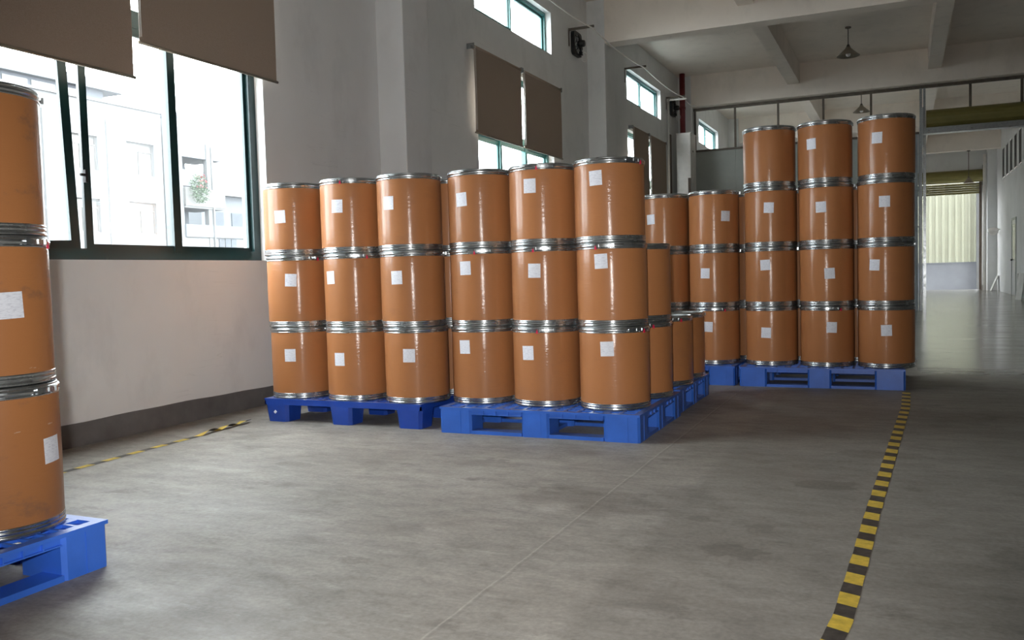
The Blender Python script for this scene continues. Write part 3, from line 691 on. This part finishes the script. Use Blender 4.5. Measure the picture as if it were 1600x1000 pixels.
# ------------------------------------------------------------------ partition with frame, panels and roller shutter
t = thing('partition_frame', 'rusty brown steel post and rail frame above the grey partition, below the beam', 'frame', (0, PY-0.02, 0))
MB().box(-4.39, XR2, -0.03, 0.03, 4.635, 4.695).build('top_rail', M['steel'], t)
MB().box(-4.39, 0.33, -0.03, 0.03, 3.70, 3.745).build('middle_rail', M['steel'], t)
for x in (-4.36, -3.452, -2.51, -1.56, -0.60):
    MB().box(x-0.022, x+0.022, -0.02, 0.02, 3.745, 4.635).build('post', M['steel'], t)
for x in (1.277, 2.195): MB().box(x-0.025, x+0.025, -0.02, 0.02, 4.17, 4.635).build('post', M['steel'], t)
o = MB().box(0.335, 0.385, -0.04, 0.04, 0, 4.635).box(0.405, 0.45, -0.04, 0.04, 3.42, 4.635).build('door_post', M['zinc_dull'], t)
t = thing('partition_wall', 'grey insulated panel partition behind the far stacks of drums', 'partition', (0, PY, 0))
xx = XL+0.30; k = 0
while xx < 0.33:
    x1 = min(xx+0.94, 0.335); dz = 0
    MB().box(xx+0.004, x1-0.004, -0.02, 0.03, 0.0, 3.70).box(xx+0.004, xx+0.03, -0.024, -0.02, 0, 3.70).build('panel', M['panel'] if x1 < 0.3 else M['panel_blue'], t); xx += 0.94
for z in (0.9, 1.75, 2.55): MB().box(-0.34, 0.33, -0.05, -0.02, z, z+0.035).build('panel_rail', M['panel_blue'], t)
t = thing('rolling_shutter', 'olive yellow roller shutter rolled up above the wide doorway at upper right', 'shutter', (0, PY, 0), 0, 'roller shutters over doorways')
rb = MB(); n = 40; prof = []
vs = []; fs = []
for x in (0.46, XR2-0.02):
    for k in range(n):
        a = 2*math.pi*k/n; r = 0.205*(1+0.02*(k % 2)); vs.append((x, -0.12+r*math.cos(a), 3.95+r*math.sin(a)))
fs = [(k, (k+1) % n, n+(k+1) % n, n+k) for k in range(n)]+[tuple(range(n)), tuple(range(2*n-1, n-1, -1))]
rb.add(vs, fs); rb.build('rolled_curtain', M['olive'], t)
MB().box(0.40, XR2-0.01, -0.34, -0.02, 3.665, 3.73).box(0.40, XR2-0.01, -0.345, -0.325, 3.655, 3.775).build('bottom_box', M['zinc_dull'], t)
for x in (0.40,): MB().box(x, x+0.055, -0.10, -0.02, 0, 3.66).build('guide_rail', M['zinc'], t)
MB().box(XR2-0.08, XR2-0.01, -0.10, -0.02, 0, 3.66).build('guide_rail', M['zinc'], t)
MB().box(0.385, 0.40, -0.36, 0.02, 3.42, 4.20).build('end_plate', M['zinc_dull'], t)

# far shutter in the end wall
t = thing('rolling_shutter', 'ribbed ochre roller shutter half lowered in the far end doorway', 'shutter', (0, YE, 0), 0, 'roller shutters over doorways')
n = 16
for k in range(5):
    z = 3.86-0.076*(k+1)-0.055
    MB().box(0.17, 2.50, -0.075, -0.055, z+0.004, z+0.072).box(0.17, 2.50, -0.085, -0.07, z+0.02, z+0.056).build('slat', M['olive'], t)
rc = MB(); vs = []
for x in (0.15, 2.60):
    for k in range(n): a = 2*math.pi*k/n; vs.append((x, -0.24+0.215*math.cos(a), 4.05+0.215*math.sin(a)))
rc.add(vs, [(k, (k+1) % n, n+(k+1) % n, n+k) for k in range(n)]+[tuple(range(n)), tuple(range(2*n-1, n-1, -1))]); rc.build('rolled_curtain', M['olive'], t)
MB().box(2.50, 2.58, -0.09, -0.01, 0, 3.84).build('guide_rail', M['brown'], t)
MB().box(2.60, 2.68, -0.36, -0.01, 3.72, 4.42).box(2.68, 2.76, -0.30, -0.10, 3.74, 3.92).build('motor_bracket', M['black'], t)
MB().tube([(2.76, -0.2, 4.08), (2.94, -0.2, 4.08)], 0.03, 8).build('drive_shaft', M['black'], t)
MB().tube([(2.70, -0.38, 3.75), (2.71, -0.38, 3.4), (2.66, -0.38, 3.3), (2.60, -0.38, 3.45)], 0.014, 6).build('hand_chain', M['brown'], t)

# far hall, right side
struct('pillar_right', MB().cbox(XR2-0.28, XR2+0.02, 34.0, 34.5, 0, CZ, 0.008), M['wall'])
mbp = MB().tube([(2.60, 34.25, 0.0), (2.60, 34.25, 4.69)], 0.06, 10)
tag(mbp.build('white_pipe', M['white']), 'white vertical drain pipe near the far right corner of the farther hall', 'pipe')
t = thing('wall_speaker', 'white rounded horn on the right wall of the farther hall', 'speaker', (XR2, 32.9, 2.05))
MB().lathe([(0, 0), (0.15, 0.0), (0.17, 0.03), (0.15, 0.10), (0.08, 0.20), (0.0, 0.22)], 20, M4=Matrix.Translation((-0.20, 0, 0.02)) @ Matrix.Rotation(math.radians(200), 4, 'X')).build('horn', M['white'], t)
MB().box(-0.20, 0.0, -0.015, 0.015, -0.015, 0.015).build('bracket', M['white'], t)
t = thing('junction_box', 'small white box on the end wall right of the far doorway', 'box', (2.75, YE, 1.64))
MB().cbox(-0.10, 0.06, -0.12, 0.0, -0.11, 0.11, 0.02).build('housing', M['white'], t)
MB().tube([(-0.02, -0.03, 0.11), (-0.02, -0.03, 1.6)], 0.012, 6).build('cable', M['white'], t)
o = MB().box(-0.012, 0.012, -0.25, 0.25, 0, 0.55).build('leaning_board', M['tin']); o.location = (2.72, 33.4, 0.003); o.rotation_euler = (0, math.radians(22), math.radians(0))
tag(o, 'pale board leaning on the right wall near the far corner', 'board')
tag(MB().box(2.60, 2.79, YE-0.05, YE, 0, 0.16).build('wall_kerb', M['brown']), 'dark brown kerb strip at the foot of the far corner', 'kerb')
D1 = sempty('door_1', (XR2, 28.35, 0))
MB().box(-0.03, 0.10, 0.0, 0.05, 0, 2.24).box(-0.03, 0.10, 1.0, 1.05, 0, 2.24).box(-0.03, 0.10, 0.05, 1.0, 2.17, 2.24).build('door_frame', M['panel'], D1)
dl = MB().box(-0.012, 0.02, 0.05, 1.0, 0.0, 2.17).build('door_leaf', M['tin'], D1)
MB().box(-0.016, -0.012, 0.17, 0.88, 1.02, 2.05).build('glass_panel', M['paleglass'], dl)
MB().box(-0.06, -0.012, 0.88, 0.93, 1.0, 1.05).build('door_handle', M['black'], dl)
t = thing('plastic_screen', 'translucent pale plastic sheet screen standing before the side door', 'screen', (2.70, 25.0, 0))
mb = MB(); n = 12; vs = []
for k in range(n+1):
    u = k/n
    for z in (0, 0.35, 0.68): vs += [(0.05*math.sin(u*9)+z*0.12, u*1.4, z), (0.05*math.sin(u*9)+z*0.12+0.008, u*1.4, z)]
fs = []
for k in range(n):
    i = 6*k
    for j in (0, 2): fs += [(i+j, i+j+2, i+j+8, i+j+6), (i+j+1, i+j+7, i+j+9, i+j+3)]
    fs += [(i, i+6, i+7, i+1), (i+4, i+5, i+11, i+10)]
fs += [(0, 1, 3, 2), (2, 3, 5, 4), (6*n, 6*n+2, 6*n+3, 6*n+1), (6*n+2, 6*n+4, 6*n+5, 6*n+3)]
mb.add(vs, fs); mb.build('sheet', M['tin'], t)
for u in (0.05, 1.32): MB().box(0.06, 0.09, u, u+0.03, 0, 0.66).build('post', M['tin'], t)
W20 = sempty('window_20', (XR2, 0, 0))
mb = MB(); mb.box(0.02, 0.10, 23.5, 32.15, 3.62, 3.67).box(0.02, 0.10, 23.5, 32.15, 4.57, 4.62); mb.build('frame', M['tin'], W20)
y = 23.5
MB().box(-0.008, 0.0, 23.5, 32.15, 3.67, 4.57).build('pane', M['black'], W20)
while y < 32.1: MB().box(-0.014, 0.10, y, y+0.46, 3.62, 4.62).build('wall_pier', M['wall'], W20); y += 1.08

# ------------------------------------------------------------------ outside
tag(MB().box(-70, 20, -30, 70, -0.35, -0.2).build('yard_ground', M['ground']), 'pale concrete yard outside the doorway and windows', 'ground'); D.objects['yard_ground']['kind'] = 'structure'
t = thing('boundary_wall', 'cream corrugated sheet wall on a grey plinth outside the far doorway', 'wall', (0, 41, -0.2))
MB().box(-8, 8, 0.0, 0.2, 0, 1.2).build('plinth', M['plinth'], t)
p = 0.245; x = -3.0; k = 0
while x < 2.70:
    mb = MB(); vs = []
    prof = [(0, 0), (0.10, 0), (0.125, -0.045), (0.195, -0.045), (0.22, 0), (p, 0)]
    for dx, dy in prof: vs += [(x+dx, dy, 1.2), (x+dx, dy, 6.2), (x+dx, dy+0.006, 1.2), (x+dx, dy+0.006, 6.2)]
    fs = []
    for q in range(len(prof)-1): i = 4*q; fs += [(i, i+4, i+5, i+1), (i+2, i+3, i+7, i+6), (i, i+2, i+6, i+4), (i+1, i+5, i+7, i+3)]
    mb.add(vs, fs); mb.build('sheet', M['corr'], t); x += p
MB().box(-3.0, 2.75, -0.06, 0.0, 1.17, 1.2).build('drip_rail', M['plinth'], t)
tag(MB().box(-8, 8, YE+0.26, 40.0, 5.75, 5.85).build('added_sky_blocker', M['plinth']), 'unseen grey slab added over the yard passage to cut daylight at the far doorway', 'added_sky_blocker')  # unseen cover added to cut daylight on the far hall's right wall
tag(MB().box(2.80, 2.98, 40.78, 40.92, -0.2, 6.1).build('white_post', M['facade']), 'white square post at the right edge of the far doorway', 'post')

FX = -36.0
g = 'buildings outside the big window'
t = thing('factory_building', 'pale three-storey building with green tinted windows outside the big window', 'building', (FX, 0, -0.2), 0, g)
fw = MB(); Y0, Y1 = 2.0, 35.04
wins = [34.50-3.53*k for k in range(9)]
y = Y1
rows = [(3.6+.2, 5.24+.2), (6.62+.2, 8.30+.2)]
fw.box(-8, -0.3, Y0, Y1, 0, 10.2)
fw.box(-0.3, 0, Y0, Y1, 0, rows[0][0]).box(-0.3, 0, Y0, Y1, rows[0][1], rows[1][0]).box(-0.3, 0, Y0, Y1, rows[1][1], 10.2)
for b in wins:
    for z0, z1 in rows: fw.box(-0.3, 0, b, y, z0, z1)
    y = b-1.78
for z0, z1 in rows: fw.box(-0.3, 0, Y0, y, z0, z1)
for b in wins: fw.box(0, 0.10, b-1.78-0.35-0.9, b-1.78-0.35, 0, 9.4)   # pilasters
fw.build('facade', M['facade'], t)
MB().box(-8, 0.12, Y0, Y1+0.1, 10.2, 10.32).build('parapet_cap', M['facade'], t)
for i, b in enumerate(wins):
    for z0, z1 in rows:
        mb = MB(); bars(mb, b-1.78, b, z0, z1, 0.06, -0.22, -0.14); mb.box(-0.22, -0.14, b-0.92, b-0.86, z0+0.06, z1-0.4).box(-0.22, -0.14, b-1.72, b-0.06, z1-0.46, z1-0.40)
        f = mb.build('window', M['curtain'], t); MB().box(-0.20, -0.18, b-1.72, b-0.89, z0+0.05, z1-0.05).build('pane', M['paleglass'], f); MB().box(-0.20, -0.18, b-0.89, b-0.06, z0+0.05, z1-0.05).build('pane', M['curtain'], f)
MB().box(-8, -1.0, 6, 32.3, 10.32, 11.0).build('penthouse', M['slate'], t)
MB().box(-8.2, -0.6, 6, 33.3, 11.0, 11.5).build('roof_slab', M['facade_grey'], t)
for k in range(12): MB().box(-1.0, -0.96, 31.0-1.45*k-1.25, 31.0-1.45*k, 10.42, 10.85).build('roof_window', M['paleglass'], t)

t = thing('balcony_building', 'white stepped building with planted balconies seen in the right window pane', 'building', (FX, 0, -0.2), 0, g)
MB().box(-9, -2.2, 35.3, 38.9, 0, 10.1).build('core_wall', M['facade_grey'], t)
MB().box(-2.2, 0.0, 35.75, 36.45, 0, 10.15).build('column', M['facade'], t)
MB().box(-0.25, 0.05, 38.25, 38.75, 0, 9.0).build('column', M['facade'], t)
MB().box(-0.4, 0, 36.45, 39.6, 8.15, 9.9).build('parapet_wall', M['facade_grey'], t)
MB().box(-2.2, -0.4, 36.45, 39.6, 8.15, 8.35).build('balcony_slab', M['facade'], t)
MB().box(-0.25, 0.0, 36.45, 38.0, 6.55, 7.45).build('railing_wall', M['facade'], t)
MB().box(-2.2, 0.1, 36.45, 39.5, 5.35, 5.5).build('balcony_slab', M['facade'], t)
MB().box(-0.2, 0.15, 36.45, 39.5, 5.45, 6.45).build('railing_wall', M['curtain'], t)
MB().box(-2.1, -1.9, 37.6, 38.1, 4.6, 8.15).build('shaded_pier', M['slate'], t)
MB().box(-2.19, -2.1, 36.5, 38.9, 4.6, 5.35).box(-2.19, -2.1, 36.5, 38.2, 7.5, 8.15).build('dark_recess', M['dark_open'], t)
MB().box(-2.2, 0.1, 36.45, 41.5, 3.75, 4.45).build('railing_wall', M['facade_grey'], t)
MB().box(-2.0, 0.0, 36.45, 41.5, 0, 3.75).build('lower_wall', M['facade'], t)
for k in range(3): MB().box(0.0, 0.04, 39.0+0.5*k, 39.42+0.5*k, 3.1, 3.7).build('window', M['dark_open'], t)
MB().box(0, 0.5, 38.8, 41.5, 2.75, 2.95).build('balcony_slab', M['facade'], t)
MB().tube([(0.12, 38.6, 0), (0.12, 38.6, 8.9)], 0.05, 8).build('down_pipe', M['facade'], t)
t = thing('water_tank', 'low round grey tank on the roof of the balcony building', 'tank', (FX-1.2, 36.6, 9.95))
MB().lathe([(0, 0), (0.75, 0), (0.75, 0.42), (0.60, 0.52), (0, 0.58)], 24).build('tank_body', M['slate'], t)
t = thing('annex_building', 'low bluish white annex with a brown roof corner at right of the window view', 'building', (FX-6, 0, -0.2), 0, g)
MB().box(-6, 0, 44.0, 56, 0, 7.0).build('wall', M['facade_grey'], t)
MB().box(-6, 0.5, 43.8, 56, 7.0, 8.4).build('roof_band', M['facade'], t)
rg = MB(); rg.add([(-3, 44.2, 8.4), (-3, 46.4, 8.4), (-3, 44.2, 9.5), (-5, 44.2, 8.4), (-5, 46.4, 8.4), (-5, 44.2, 9.5)], [(0, 1, 2), (3, 5, 4), (0, 3, 4, 1), (1, 4, 5, 2), (0, 2, 5, 3)])
rg.build('roof_gable', M['brown'], t)
for k in range(4): MB().box(0, 0.05, 44.6+2.2*k, 46.0+2.2*k, 4.9, 5.9).build('window', M['dark_open'], t)

# flowering shrub on the balcony
sh = thing('balcony_shrub', 'flowering shrub with red blooms spilling over the white balcony', 'plant', (FX+0.60, 37.2, 6.3))
mb = MB(); mp = MB()
for k in range(900):
    a = random.uniform(0, 6.28); r = random.random()**0.6
    c = Vector((random.uniform(-0.35, 0.15), r*math.cos(a)*0.62, r*math.sin(a)*0.80-0.1))
    d1 = Vector((random.uniform(-1, 1), random.uniform(-1, 1), random.uniform(-1, 1))).normalized(); d2 = d1.orthogonal().normalized()
    s_ = random.uniform(0.04, 0.07)
    (mp if (random.random() < 0.25 and c.y > -0.2 and c.z > -0.1) else mb).add([c-d1*s_, c+d2*s_*0.5, c+d1*s_, c-d2*s_*0.5], [(0, 1, 2, 3)])
mb.build('foliage', M['leaf'], sh)['kind'] = 'stuff'; mp.build('blossom', M['petal'], sh)['kind'] = 'stuff'
